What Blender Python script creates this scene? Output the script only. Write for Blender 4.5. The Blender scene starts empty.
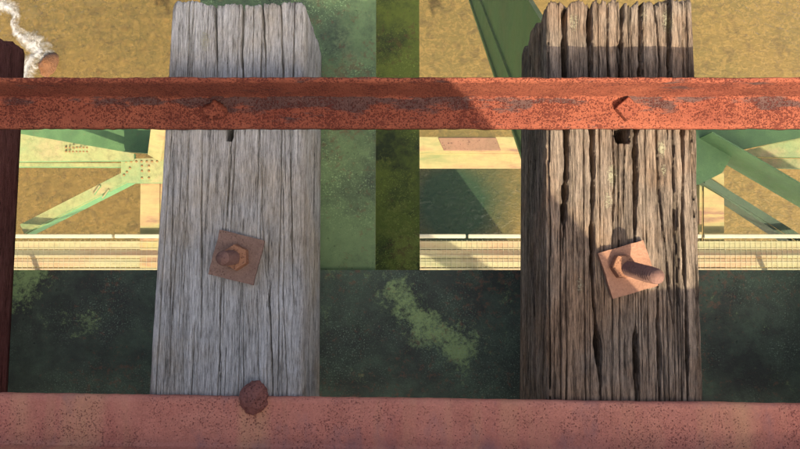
import bpy, bmesh, math, random
import numpy as np
from mathutils import Vector, Matrix

R = math.radians
scene = bpy.context.scene
C = scene.collection

# ------------------------------------------------------------------ camera
F, CX, CY = 740.0, 400.0, 224.5            # photograph: 800 x 449 px
TILT = math.atan(55.5 / F)
CAM = Vector((0, 0, 1.0))                  # one metre above the top of the ties (z = 0)
cam = bpy.data.cameras.new('camera')
cam.sensor_width = 36.0
cam.lens = 36.0 * F / 800.0
cam.clip_start, cam.clip_end = 0.02, 500
camo = bpy.data.objects.new('camera', cam)
C.objects.link(camo)
camo.location = CAM
camo.rotation_euler = (TILT, 0, 0)
scene.camera = camo

# ------------------------------------------------------------------ sky, sun, exposure
SUN = Vector((0.33, -0.79, 1.0)).normalized()      # towards the sun
world = bpy.data.worlds.new('World')
scene.world = world
world.use_nodes = True
wn = world.node_tree.nodes
sky = wn.new('ShaderNodeTexSky')
sky.sky_type = 'NISHITA'
sky.sun_disc = False
sky.sun_elevation = math.asin(SUN.z)
sky.sun_rotation = math.atan2(SUN.x, SUN.y)
sky.air_density, sky.dust_density, sky.ozone_density = 0.7, 7.0, 0.0
wn['Background'].inputs[1].default_value = 0.15
world.node_tree.links.new(sky.outputs[0], wn['Background'].inputs[0])
sl = bpy.data.lights.new('sun', 'SUN')
sl.energy = 3.65
sl.angle = R(0.45)
sl.color = (1.0, 0.88, 0.68)
so = bpy.data.objects.new('sun', sl)
C.objects.link(so)
so.rotation_euler = SUN.to_track_quat('Z', 'Y').to_euler()
so.location = (2, -4, 6)
vs = scene.view_settings
vs.view_transform = 'Standard'
vs.look = 'None'
vs.gamma = 1
vs.exposure = 1.26
scene.cycles.max_bounces = 8
scene.cycles.transparent_max_bounces = 16


# ------------------------------------------------------------------ helpers
def at(px, py, z):
    """point on the level z seen at a pixel of the photograph"""
    d = Vector(((px - CX) / F, (CY - py) / F, -1.0))
    d.rotate(Matrix.Rotation(TILT, 3, 'X'))
    return CAM + d * ((z - CAM.z) / d.z)


def link(name, me, mat=None, parent=None):
    o = bpy.data.objects.new(name, me)
    C.objects.link(o)
    if mat is not None and me is not None and not me.materials:
        me.materials.append(mat)
    if parent is not None:
        o.parent = parent
    return o


def tag(o, label, cat, group=None):
    o['label'] = label
    o['category'] = cat
    if group:
        o['group'] = group
    return o


def empty(name, loc):
    o = bpy.data.objects.new(name, None)
    C.objects.link(o)
    o.location = loc
    o.empty_display_size = 0.05
    return o


def rel(o, parent):
    """parent at world position (parents are unrotated empties / meshes)"""
    o.parent = parent
    o.location = Vector(o.location) - parent.location
    return o


def mesh_from(bm, name, smooth=False):
    bmesh.ops.recalc_face_normals(bm, faces=bm.faces)
    me = bpy.data.meshes.new(name)
    bm.to_mesh(me)
    bm.free()
    if smooth:
        me.polygons.foreach_set('use_smooth', [True] * len(me.polygons))
    return me


def bm_box(bm, c, sx, sy, sz, rot=None):
    m = Matrix.Diagonal((sx, sy, sz, 1))
    r = bmesh.ops.create_cube(bm, size=1.0, matrix=Matrix.Translation(c) @ (rot.to_4x4() if rot else Matrix()) @ m)
    return r['verts']


def bm_plate(bm, pts, thick):
    """polygon of 3d points extruded straight down"""
    a = [bm.verts.new(p) for p in pts]
    b = [bm.verts.new(Vector(p) - Vector((0, 0, thick))) for p in pts]
    n = len(pts)
    bm.faces.new(a)
    bm.faces.new(b[::-1])
    for i in range(n):
        bm.faces.new((a[i], b[i], b[(i + 1) % n], a[(i + 1) % n]))


def bm_beam(bm, p, q, width, depth, up=Vector((0, 0, 1))):
    """rectangular bar from p to q, its top edge running through p and q"""
    p, q = Vector(p), Vector(q)
    d = (q - p).normalized()
    s = d.cross(up).normalized() * (width / 2)
    u = s.cross(d).normalized()
    if u.z < 0:
        u = -u
    vs_ = []
    for e in (p, q):
        for k in ((s, 0), (-s, 0), (-s, 1), (s, 1)):
            vs_.append(bm.verts.new(e + k[0] - u * depth * k[1]))
    for f in ((0, 1, 2, 3), (7, 6, 5, 4), (0, 4, 5, 1), (1, 5, 6, 2), (2, 6, 7, 3), (3, 7, 4, 0)):
        bm.faces.new([vs_[i] for i in f])


def bevel_all(bm, w, seg=2):
    bmesh.ops.bevel(bm, geom=list(bm.edges), offset=w, segments=seg, affect='EDGES', profile=0.6)


class Noise2:
    """value noise on numpy arrays"""
    def __init__(self, seed):
        self.t = np.random.RandomState(seed).rand(256, 256)

    def __call__(self, x, y):
        xi, yi = np.floor(x).astype(int), np.floor(y).astype(int)
        fx, fy = x - xi, y - yi
        fx, fy = fx * fx * (3 - 2 * fx), fy * fy * (3 - 2 * fy)
        t = self.t
        a, b = t[xi & 255, yi & 255], t[(xi + 1) & 255, yi & 255]
        c, d = t[xi & 255, (yi + 1) & 255], t[(xi + 1) & 255, (yi + 1) & 255]
        return (a * (1 - fx) + b * fx) * (1 - fy) + (c * (1 - fx) + d * fx) * fy


# ------------------------------------------------------------------ materials
class NT:
    def __init__(self, name):
        self.m = bpy.data.materials.new(name)
        self.m.use_nodes = True
        self.t = self.m.node_tree
        self.n = self.t.nodes
        self.b = self.n['Principled BSDF']
        self.tc = self.n.new('ShaderNodeTexCoord').outputs['Object']

    def L(self, a, b):
        self.t.links.new(a, b)

    def _set(self, sock, v):
        if hasattr(v, 'is_linked'):
            self.L(v, sock)
        else:
            if sock.type == 'RGBA' and len(v) == 3:
                v = (*v, 1)
            sock.default_value = v

    def map(self, scale, loc=(0, 0, 0), src=None):
        k = self.n.new('ShaderNodeMapping')
        k.inputs['Scale'].default_value = scale
        k.inputs['Location'].default_value = loc
        self.L(src or self.tc, k.inputs['Vector'])
        return k.outputs[0]

    def noise(self, scale, detail=4, rough=0.55, vec=None, dist=0.0):
        k = self.n.new('ShaderNodeTexNoise')
        k.inputs['Scale'].default_value = scale
        k.inputs['Detail'].default_value = detail
        k.inputs['Roughness'].default_value = rough
        k.inputs['Distortion'].default_value = dist
        self.L(vec or self.tc, k.inputs['Vector'])
        return k.outputs[0]

    def voro(self, scale, vec=None, feature='F1', out='Distance', rnd=1.0):
        k = self.n.new('ShaderNodeTexVoronoi')
        k.feature = feature
        k.inputs['Scale'].default_value = scale
        k.inputs['Randomness'].default_value = rnd
        self.L(vec or self.tc, k.inputs['Vector'])
        return k.outputs[out]

    def ramp(self, fac, stops):
        k = self.n.new('ShaderNodeValToRGB')
        e = k.color_ramp.elements
        while len(e) > 1:
            e.remove(e[-1])
        for i, (p, c) in enumerate(stops):
            el = e[0] if i == 0 else e.new(p)
            el.position = p
            el.color = (*c, 1) if isinstance(c, tuple) else (c, c, c, 1)
        self.L(fac, k.inputs[0])
        return k.outputs[0]

    def mix(self, fac, a, b, mode='MIX'):
        k = self.n.new('ShaderNodeMix')
        k.data_type = 'RGBA'
        k.blend_type = mode
        self._set(k.inputs[0], fac)
        self._set(k.inputs[6], a)
        self._set(k.inputs[7], b)
        return k.outputs[2]

    def math(self, op, a, b=0.0):
        k = self.n.new('ShaderNodeMath')
        k.operation = op
        self._set(k.inputs[0], a)
        self._set(k.inputs[1], b)
        return k.outputs[0]

    def attr(self, name):
        k = self.n.new('ShaderNodeAttribute')
        k.attribute_name = name
        return k.outputs['Fac']

    def obj_random(self):
        return self.n.new('ShaderNodeObjectInfo').outputs['Random']

    def normal_z(self):
        g = self.n.new('ShaderNodeNewGeometry')
        s = self.n.new('ShaderNodeSeparateXYZ')
        self.L(g.outputs['Normal'], s.inputs[0])
        return s.outputs[2]

    def bump(self, h, strength, dist):
        k = self.n.new('ShaderNodeBump')
        k.inputs['Strength'].default_value = strength
        k.inputs['Distance'].default_value = dist
        self.L(h, k.inputs['Height'])
        if self.b.inputs['Normal'].is_linked:
            self.L(self.b.inputs['Normal'].links[0].from_socket, k.inputs['Normal'])
        self.L(k.outputs[0], self.b.inputs['Normal'])

    def done(self, col, rough=0.8, metal=0.0, spec=0.3):
        self._set(self.b.inputs['Base Color'], col)
        self._set(self.b.inputs['Roughness'], rough)
        self.b.inputs['Metallic'].default_value = metal
        self.b.inputs['Specular IOR Level'].default_value = spec
        return self.m


def wood_material(name, dark, mid, light, warm, warm_amt, contrast=1.0):
    k = NT(name)
    h = 0.090 / contrast
    fib = k.noise(1.0, 6, 0.75, k.map((760, 48, 300)), 0.25)
    fib2 = k.noise(1.0, 6, 0.72, k.map((230, 11, 90), (3, 1, 0)), 0.4)
    wide = k.noise(1.0, 4, 0.6, k.map((48, 3.0, 20), (7, 4, 0)), 0.5)
    f = k.math('ADD', k.math('ADD', k.math('MULTIPLY', fib, 0.50), k.math('MULTIPLY', fib2, 0.30)), k.math('MULTIPLY', wide, 0.20))
    c = k.ramp(f, [(0.5 - h * 1.25, dark), (0.5 - h * 0.35, mid), (0.5 + h, light)])
    c = k.mix(k.math('MULTIPLY', k.ramp(k.noise(6, 5, 0.65), [(0.45, 0.0), (0.62, 1.0)]), warm_amt), c, k.mix(1.0, c, warm, 'MULTIPLY'))
    # hair checks following the grain, specks of dirt
    hair = k.ramp(k.noise(1.0, 4, 0.7, k.map((470, 6, 160), (1, 9, 4)), 0.25), [(0.335, 1.0), (0.37, 0.0)])
    c = k.mix(k.math('MULTIPLY', hair, 0.85), c, tuple(v * 0.18 for v in dark))
    fleck = k.ramp(k.noise(1.0, 5, 0.78, k.map((620, 190, 400))), [(0.56, 0.0), (0.66, 1.0)])
    c = k.mix(k.math('MULTIPLY', fleck, 0.45), c, tuple(v * 0.55 for v in dark))
    lich = k.attr('lichen')
    spot = k.ramp(k.math('ADD', k.noise(330, 6, 0.8), k.math('MULTIPLY', lich, 0.45)), [(0.80, 0.0), (0.92, 1.0)])
    lc = k.mix(k.noise(200, 4, 0.7), (0.22, 0.20, 0.09), (0.74, 0.70, 0.48))
    c = k.mix(k.math('MULTIPLY', spot, 0.85), c, lc)
    k.bump(f, 1.0, 0.009)
    k.bump(spot, 0.6, 0.002)
    return k.done(c, 0.95, spec=0.1)


M_TIE1 = wood_material('silver_wood', (0.085, 0.081, 0.071), (0.375, 0.362, 0.325), (0.74, 0.725, 0.67), (0.92, 0.80, 0.64), 0.7, 1.0)
M_TIE2 = wood_material('brown_wood', (0.040, 0.033, 0.027), (0.155, 0.121, 0.090), (0.45, 0.35, 0.255), (1.1, 0.86, 0.66), 0.6, 1.0)
M_TIE0 = wood_material('creosote_wood', (0.06, 0.024, 0.020), (0.15, 0.055, 0.046), (0.25, 0.10, 0.085), (1.0, 0.8, 0.8), 0.5)


def rust_material(name, base, bright, pit, grey, grey_amt, pit_scale=150, streak=None, seed=0.0, pit_amt=0.85, dens=0.5):
    k = NT(name)
    v = k.map((1, 1, 1), (seed, seed * 0.7, seed * 0.3))
    big = k.noise(7, 7, 0.68, v, 0.4)
    fine = k.noise(420, 4, 0.75, v)
    c = k.mix(k.ramp(big, [(0.35, 0.0), (0.65, 1.0)]), base, bright)
    c = k.mix(k.math('MULTIPLY', k.ramp(k.noise(28, 6, 0.7, v), [(0.45, 0.0), (0.65, 1.0)]), 0.45), c, tuple(x * 0.62 for x in base))
    c = k.mix(k.math('MULTIPLY', k.ramp(fine, [(0.40, 0.0), (0.64, 1.0)]), 0.30), c, tuple(min(1, x * 1.5) for x in bright))
    if streak:
        st = k.ramp(k.noise(1.0, 4, 0.6, k.map((9, 0.8, 1), (seed, 0, 0))), [(0.50, 0.0), (0.64, 1.0)])
        c = k.mix(k.math('MULTIPLY', st, 0.7), c, streak)
        st2 = k.ramp(k.noise(1.0, 5, 0.65, k.map((13, 6, 1), (seed + 4, 3, 0))), [(0.55, 0.0), (0.66, 1.0)])
        c = k.mix(k.math('MULTIPLY', st2, 0.55), c, (0.27, 0.15, 0.14))
    if grey_amt:
        gm = k.ramp(k.math('ADD', k.noise(1.0, 6, 0.68, k.map((9, 34, 34), (seed + 2, 5, 1))), k.math('MULTIPLY', k.attr('patch'), 0.24)),
                    [(0.60, 0.0), (0.655, 1.0)])
        c = k.mix(k.math('MULTIPLY', gm, grey_amt), c, k.mix(k.noise(90, 4, 0.7), grey, tuple(x * 0.5 for x in grey)))
    # pits: small separate pocks of uneven size, crowded in places
    crowd = k.noise(17, 4, 0.65, v)
    pm = None
    for sc_v, rr, off in ((pit_scale, 0.40, 0.0), (pit_scale * 1.9, 0.46, 3.0), (pit_scale * 0.6, 0.27, 6.0)):
        vx = k.n.new('ShaderNodeTexVoronoi')
        vx.inputs['Scale'].default_value = sc_v
        k.L(k.map((1, 1, 1), (off, off, off), v), vx.inputs['Vector'])
        sp = k.n.new('ShaderNodeSeparateColor')
        k.L(vx.outputs['Color'], sp.inputs[0])
        rad_ = k.math('MULTIPLY', k.math('SUBTRACT', k.math('ADD', sp.outputs[0], k.math('MULTIPLY', crowd, 1.6)), 1.8 - dens), rr * 1.5)
        m_ = k.ramp(k.math('SUBTRACT', rad_, vx.outputs['Distance']), [(0.0, 0.0), (0.14, 1.0)])
        pm = m_ if pm is None else k.math('MAXIMUM', pm, m_)
    c = k.mix(k.math('MULTIPLY', pm, pit_amt), c, pit)
    k.bump(k.math('SUBTRACT', 1.0, pm), 1.0, 0.0015 * min(1, pit_amt * 1.2))
    k.bump(k.noise(330, 6, 0.75, v), 0.9, 0.0013)
    return k.done(c, 0.9, spec=0.2)


M_ANGLE = rust_material('orange_rust', (0.170, 0.044, 0.025), (0.245, 0.074, 0.038), (0.075, 0.015, 0.010), (0.085, 0.056, 0.050), 0.85, 320, pit_amt=0.75, dens=0.95)
M_STRIP = rust_material('pink_rust', (0.47, 0.165, 0.112), (0.56, 0.235, 0.155), (0.19, 0.06, 0.052), (0.2, 0.1, 0.09), 0.0, 330,
                        streak=(0.60, 0.33, 0.17), seed=7.3, pit_amt=0.65, dens=0.60)
M_BOLT = rust_material('brown_rust', (0.165, 0.100, 0.074), (0.26, 0.165, 0.118), (0.09, 0.045, 0.034), (0.2, 0.12, 0.10), 0.0, 320, seed=2.1, pit_amt=0.4)
M_BOLT2 = rust_material('tan_rust', (0.255, 0.130, 0.080), (0.36, 0.19, 0.115), (0.15, 0.06, 0.04), (0.2, 0.12, 0.10), 0.0, 320, seed=5.1, pit_amt=0.25)
M_NUT = rust_material('flaky_rust', (0.24, 0.105, 0.058), (0.35, 0.175, 0.095), (0.10, 0.035, 0.025), (0.2, 0.12, 0.10), 0.0, 300, seed=6.1, pit_amt=0.6, dens=0.7)
M_STUD = rust_material('shaded_brown_rust', (0.15, 0.078, 0.060), (0.21, 0.115, 0.085), (0.08, 0.035, 0.03), (0.2, 0.12, 0.10), 0.0, 300, seed=8.1, pit_amt=0.4)  # darker rust, stands in for shade on the long stud
M_SPIKE = rust_material('scaly_rust', (0.19, 0.075, 0.060), (0.28, 0.115, 0.085), (0.05, 0.02, 0.018), (0.2, 0.12, 0.10), 0.0, 330, seed=3.1, pit_amt=0.7, dens=0.7)


def paint_material(name, base, alt, dark, moss_dapple, dark_amt, moss_dapple_lo, dust, dust_amt, scale=1.0, rust_amt=0.5, wear=0.8):
    k = NT(name)
    n1 = k.noise(3.0 * scale, 9, 0.70)
    n2 = k.noise(10 * scale, 9, 0.74, k.map((1, 1, 1), (4, 1, 2)), 0.5)
    n3 = k.noise(90 * scale, 5, 0.75)
    c = k.mix(k.ramp(n2, [(0.38, 0.0), (0.62, 1.0)]), base, alt)
    c = k.mix(k.math('MULTIPLY', k.ramp(n1, [(0.42, 1.0), (0.56, 0.0)]), dark_amt), c, dark)
    mz = k.math('ADD', k.math('ADD', k.noise(9 * scale, 9, 0.75, k.map((1, 1, 1), (9, 3, 1))), k.math('MULTIPLY', k.attr('moss_dapple'), 0.30)),
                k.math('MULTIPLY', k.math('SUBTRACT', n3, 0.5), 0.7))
    c = k.mix(k.ramp(mz, [(moss_dapple_lo, 0.0), (moss_dapple_lo + 0.20, 1.0)]), c, k.mix(k.noise(60 * scale, 5, 0.75), tuple(v * 0.55 for v in moss_dapple), tuple(v * 1.25 for v in moss_dapple)))
    # crowds of pale specks, chips and rust freckles
    crowd = k.ramp(k.noise(4.5 * scale, 4, 0.6, k.map((1, 1, 1), (6, 6, 2))), [(0.42, 0.0), (0.60, 1.0)])
    sp = k.ramp(k.noise(190 * scale, 4, 0.7), [(0.56, 0.0), (0.66, 1.0)])
    c = k.mix(k.math('MULTIPLY', k.math('MULTIPLY', sp, crowd), wear), c, tuple(min(1, v * 2.3 + 0.02) for v in alt))
    sp2 = k.ramp(k.noise(70 * scale, 6, 0.75, k.map((1, 1, 1), (1, 3, 8))), [(0.60, 0.0), (0.68, 1.0)])
    c = k.mix(k.math('MULTIPLY', sp2, 0.55), c, tuple(v * 0.45 for v in dark))
    ru = k.ramp(k.math('ADD', k.noise(40 * scale, 6, 0.75, k.map((1, 1, 1), (2, 7, 5))), k.math('MULTIPLY', k.noise(3.3 * scale, 3, 0.6, k.map((1, 1, 1), (3, 1, 7))), 0.45)),
                [(0.80, 0.0), (0.90, 1.0)])
    c = k.mix(k.math('MULTIPLY', ru, rust_amt), c, (0.17, 0.075, 0.04))
    if dust_amt:
        up = k.ramp(k.normal_z(), [(0.35, 0.0), (0.8, 1.0)])
        dm = k.ramp(k.noise(6 * scale, 7, 0.65), [(0.25, 0.4), (0.55, 1.0)])
        dcol = k.mix(k.ramp(k.noise(2.6, 7, 0.7, k.map((1, 1, 1), (5, 2, 9))), [(0.50, 0.0), (0.66, 1.0)]), dust, (0.27, 0.19, 0.095))
        dcol = k.mix(k.math('MULTIPLY', k.ramp(k.noise(24, 7, 0.78), [(0.44, 0.0), (0.64, 1.0)]), 0.75), dcol, tuple(v * 0.5 for v in dust))
        dcol = k.mix(k.math('MULTIPLY', k.ramp(k.noise(1.0, 6, 0.7, k.map((3, 14, 14), (1, 4, 4))), [(0.48, 0.0), (0.64, 1.0)]), 0.5), dcol, (0.16, 0.19, 0.07))
        c = k.mix(k.math('MULTIPLY', k.math('MULTIPLY', up, dm), dust_amt), c, dcol)
    k.bump(k.math('ADD', k.noise(120 * scale, 6, 0.75), k.math('MULTIPLY', sp2, -0.5)), 0.7, 0.002)
    return k.done(c, k.ramp(n2, [(0.3, 0.45), (0.7, 0.8)]), spec=0.35)


M_GIRDER = paint_material('dappled_green_paint', (0.040, 0.055, 0.038), (0.070, 0.106, 0.066), (0.020, 0.024, 0.019), (0.23, 0.33, 0.125), 0.8, 0.65, None, 0, 2.2, 0.5, 1.0)
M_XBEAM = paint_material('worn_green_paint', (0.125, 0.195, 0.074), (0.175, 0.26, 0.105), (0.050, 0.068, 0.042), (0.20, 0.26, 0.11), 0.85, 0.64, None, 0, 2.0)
M_XLOW = paint_material('olive_green_paint', (0.16, 0.20, 0.03), (0.22, 0.26, 0.045), (0.03, 0.04, 0.02), (0.34, 0.36, 0.07), 0.85, 0.62, None, 0, 1.6)
M_TRUSS = paint_material('sunbleached_green_paint', (0.055, 0.150, 0.060), (0.080, 0.190, 0.075), (0.04, 0.10, 0.05), (0.16, 0.19, 0.08), 0.3, 0.8,
                         (0.235, 0.225, 0.088), 0.92, 0.7, 0.2)
M_DIAG = paint_material('deep_green_paint', (0.050, 0.110, 0.022), (0.060, 0.130, 0.028), (0.035, 0.075, 0.02), (0.07, 0.13, 0.03), 0.3, 0.8,
                        (0.30, 0.29, 0.12), 0.7, 0.7, 0.15)


M_GREEN = paint_material('shaded_green_paint', (0.055, 0.115, 0.040), (0.075, 0.145, 0.052), (0.035, 0.075, 0.03), (0.10, 0.15, 0.05), 0.5, 0.8, None, 0, 0.8, 0.15, 0.3)  # copy of the truss green with shade put into its colour
M_GREY = paint_material('brace_shade_paint', (0.026, 0.045, 0.022), (0.036, 0.058, 0.028), (0.018, 0.030, 0.016), (0.08, 0.11, 0.04), 0.5, 0.8, None, 0, 0.8, 0.2, 0.3)  # darker copy, shade of the thin brace put into its colour


def simple(name, col, rough=0.7, n_scale=20, var=0.3, bump=0.3, bdist=0.004):
    k = NT(name)
    c = k.mix(k.noise(n_scale, 5, 0.65), tuple(v * (1 - var) for v in col), tuple(min(1, v * (1 + var)) for v in col))
    if bump:
        k.bump(k.noise(n_scale * 4, 4, 0.6), bump, bdist)
    return k.done(c, rough)


M_RAIL = simple('galvanised', (0.28, 0.265, 0.18), 0.55, 8, 0.15)
M_WIRE = simple('wire', (0.27, 0.25, 0.15), 0.5, 8, 0.1, 0)
M_PLANK = None
k = NT('pale_orange_paint')
pc = k.ramp(k.noise(1.0, 7, 0.65, k.map((0.7, 6, 3), (0.4, 0, 0))), [(0.32, (0.16, 0.165, 0.08)), (0.46, (0.25, 0.225, 0.115)), (0.58, (0.25, 0.165, 0.09)), (0.70, (0.23, 0.215, 0.11))])
pc = k.mix(k.math('MULTIPLY', k.ramp(k.noise(17, 6, 0.75), [(0.5, 0.0), (0.7, 1.0)]), 0.6), pc, (0.17, 0.13, 0.06))
M_PLANK = k.done(pc, 0.8)
k = NT('hole_black')
M_ROCK = simple('orange_rock', (0.14, 0.060, 0.022), 0.5, 9, 0.7, 1.0, 0.08)

# stones on the river bed
k = NT('river_stone')
rn = k.voro(9.0, None, 'F1', 'Color')
sepn = k.n.new('ShaderNodeSeparateColor')
k.L(rn, sepn.inputs[0])
sc_ = k.ramp(sepn.outputs[0], [(0.0, (0.06, 0.045, 0.022)), (0.30, (0.20, 0.135, 0.040)), (0.60, (0.27, 0.185, 0.055)), (0.85, (0.30, 0.145, 0.035)), (1.0, (0.13, 0.11, 0.08))])
sc_ = k.mix(k.math('MULTIPLY', k.noise(40, 4), 0.5), sc_, (0.14, 0.095, 0.03))
M_STONE = k.done(sc_, 0.8)
k = NT('river_sand')
bc = k.ramp(k.noise(5, 7, 0.7), [(0.3, (0.10, 0.068, 0.022)), (0.5, (0.19, 0.13, 0.040)), (0.7, (0.27, 0.19, 0.065))])
k.bump(k.noise(14, 5, 0.6), 0.5, 0.06)
M_BED = k.done(bc, 0.9)

# river water: clear brownish water over the bed, ripples on top
ZW, ZBED = -11.0, -11.4
k = NT('river_water')
nt = k.t
outp = k.n['Material Output']
tr = k.n.new('ShaderNodeBsdfTransparent')
tr.inputs[0].default_value = (0.88, 0.80, 0.55, 1)
df = k.n.new('ShaderNodeBsdfDiffuse')
mud = k.mix(k.ramp(k.noise(0.55, 3, 0.5), [(0.4, 0.0), (0.6, 1.0)]), (0.135, 0.094, 0.031), (0.110, 0.084, 0.029))
mud = k.mix(k.math('MULTIPLY', k.ramp(k.noise(11, 3, 0.5, None, 1.6), [(0.46, 0.0), (0.62, 1.0)]), 0.55), mud, (0.200, 0.132, 0.043))
mud = k.mix(k.math('MULTIPLY', k.ramp(k.noise(5.5, 4, 0.6, k.map((1, 1, 1), (2, 2, 0)), 0.8), [(0.5, 0.0), (0.66, 1.0)]), 0.45), mud, (0.058, 0.042, 0.022))
green_shade = k.n.new('ShaderNodeVectorMath')  # green water patch with shade put into its colour
green_shade.operation = 'DISTANCE'
pq = at(455, 205, ZW)
green_shade.inputs[1].default_value = pq
k.L(k.tc, green_shade.inputs[0])
green_shade_m = k.ramp(k.math('MULTIPLY', k.math('ADD', green_shade.outputs['Value'], k.math('MULTIPLY', k.noise(1.2, 4), 0.4)), 0.62), [(0.55, 1.0), (0.98, 0.0)])
green_shade_m.node.color_ramp.elements[0].position = 0.70
green_shade_m.node.color_ramp.elements[1].position = 1.0
green_shade_m.node.color_ramp.elements[0].position = 0.45
mud = k.mix(green_shade_m, mud, (0.021, 0.040, 0.020))
k.L(mud, df.inputs[0])
gl = k.n.new('ShaderNodeBsdfGlossy')
gl.inputs['Roughness'].default_value = 0.08
bp = k.n.new('ShaderNodeBump')
bp.inputs['Strength'].default_value = 0.32
bp.inputs['Distance'].default_value = 0.05
rip = k.noise(9, 4, 0.6, k.map((1, 1.6, 1)), 0.8)
k.L(rip, bp.inputs['Height'])
k.L(bp.outputs[0], gl.inputs['Normal'])
k.L(bp.outputs[0], df.inputs['Normal'])
m1 = k.n.new('ShaderNodeMixShader')
sx = k.n.new('ShaderNodeSeparateXYZ')
k.L(k.tc, sx.inputs[0])
turb = k.ramp(k.math('ADD', k.math('MULTIPLY', sx.outputs[0], 0.09), k.noise(0.35, 3, 0.5, k.map((1, 1, 1), (3.1, 0, 0)))), [(0.1, 0.66), (0.6, 0.88)])
k.L(k.math('MAXIMUM', turb, k.math('MULTIPLY', green_shade_m, 0.9)), m1.inputs[0])
k.L(tr.outputs[0], m1.inputs[1])
k.L(df.outputs[0], m1.inputs[2])
m2 = k.n.new('ShaderNodeMixShader')
fr = k.n.new('ShaderNodeFresnel')
fr.inputs['IOR'].default_value = 1.33
k.L(bp.outputs[0], fr.inputs['Normal'])
k.L(fr.outputs[0], m2.inputs[0])
k.L(m1.outputs[0], m2.inputs[1])
k.L(gl.outputs[0], m2.inputs[2])
k.L(m2.outputs[0], outp.inputs['Surface'])
M_WATER = k.m

k = NT('white_water')
al = k.ramp(k.math('ADD', k.noise(6, 8, 0.72, None, 2.2), k.math('MULTIPLY', k.math('SUBTRACT', k.attr('edge'), 0.5), 0.7)), [(0.47, 0.0), (0.98, 0.95)])
k.L(al, k.b.inputs['Alpha'])
k.bump(k.noise(20, 5, 0.7), 0.8, 0.05)
M_FOAM = k.done((0.40, 0.40, 0.38), 0.7)


# ------------------------------------------------------------------ setting: river
me = bpy.data.meshes.new('river_bed')
N = 80
gx = np.linspace(-60, 60, N)
nz = Noise2(3)
X, Y = np.meshgrid(np.sign(gx) * (np.abs(gx) / 60) ** 2 * 60, np.sign(gx) * (np.abs(gx) / 60) ** 2 * 60)
Z = ZBED + 0.14 * (nz(X * 0.9 + 50, Y * 0.9 + 50) - 0.5) + 0.08 * (nz(X * 2.3 + 90, Y * 2.3 + 20) - 0.5)
vv = np.stack([X, Y, Z], -1).reshape(-1, 3)
ii = np.arange(N * N).reshape(N, N)
ff = np.stack([ii[:-1, :-1], ii[:-1, 1:], ii[1:, 1:], ii[1:, :-1]], -1).reshape(-1, 4)
me.from_pydata(vv.tolist(), [], ff.tolist())
me.polygons.foreach_set('use_smooth', [True] * len(me.polygons))
o = link('river_bed', me, M_BED)
o['kind'] = 'structure'
bm = bmesh.new()
bmesh.ops.create_grid(bm, x_segments=2, y_segments=2, size=60, matrix=Matrix.Translation((0, 0, ZW)))
o = link('river_water', mesh_from(bm, 'river_water'), M_WATER)
o['kind'] = 'structure'

# cobbles lying all over the bed (uncountable)
rng = np.random.RandomState(5)
bm = bmesh.new()
bmesh.ops.create_icosphere(bm, subdivisions=1, radius=1)
ico_v = np.array([v.co[:] for v in bm.verts])
ico_f = np.array([[v.index for v in f.verts] for f in bm.faces])
bm.free()
allv, allf, off = [], [], 0
NS = 11000
for i in range(NS):
    x, y = rng.uniform(-7.5, 7.5), rng.uniform(-2.5, 5.4)
    r = 0.025 + 0.085 * rng.rand() ** 3.5
    a = rng.rand() * 6.28
    sc3 = np.array([r * rng.uniform(0.8, 1.4), r * rng.uniform(0.8, 1.2), r * rng.uniform(0.16, 0.34)])
    v = ico_v * sc3 * (1 + 0.18 * (rng.rand(len(ico_v), 1) - 0.5))
    v = np.stack([v[:, 0] * math.cos(a) - v[:, 1] * math.sin(a), v[:, 0] * math.sin(a) + v[:, 1] * math.cos(a), v[:, 2]], -1)
    v += np.array([x, y, ZBED + 0.02 + 0.04 * rng.rand()])
    allv.append(v)
    allf.append(ico_f + off)
    off += len(ico_v)
me = bpy.data.meshes.new('river_cobbles')
me.from_pydata(np.concatenate(allv).tolist(), [], np.concatenate(allf).tolist())
me.polygons.foreach_set('use_smooth', [True] * len(me.polygons))
o = link('river_cobbles', me, M_STONE)
o['kind'] = 'stuff'
tag(o, 'brown and golden cobbles covering the bed under the river water', 'cobbles')


def boulder(name, c, rad, seed, mat, label, group=None):
    bm = bmesh.new()
    bmesh.ops.create_icosphere(bm, subdivisions=4, radius=1)
    nn = Noise2(seed)
    for v in bm.verts:
        p = v.co
        k_ = 1 + 0.35 * (float(nn(np.array(p.x * 1.6 + 20), np.array(p.y * 1.6 + p.z * 2 + 20))) - 0.5) \
               + 0.12 * (float(nn(np.array(p.x * 5 + 60), np.array(p.y * 5 + p.z * 4 + 60))) - 0.5)
        v.co = Vector((p.x * rad[0], p.y * rad[1], p.z * rad[2])) * k_
    ob = link(name, mesh_from(bm, name, True), mat)
    ob.location = c
    tag(ob, label, 'rock', group)
    return ob


p = at(49, 66, ZW)
ob = boulder('river_rock', (p.x, p.y, ZW - 0.10), (0.15, 0.22, 0.30), 2, M_ROCK, 'orange brown rock breaking the water beside white foam')
ob.rotation_euler.z = R(-25)
for (px, py, r_, s_, lab) in ((34, 14, 0.16, 8, 'dark submerged rock just upstream of the white foam'),
                              (94, 1, 0.17, 11, 'dark grey submerged rock away from the foam on the golden bed')):
    p = at(px, py, ZBED)
    boulder('submerged_rock', (p.x, p.y, ZBED + 0.06), (r_, r_ * 0.75, r_ * 0.6), s_,
            simple('dark_rock_%d' % s_, (0.13, 0.10, 0.08), 0.7, 8), lab)

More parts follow.
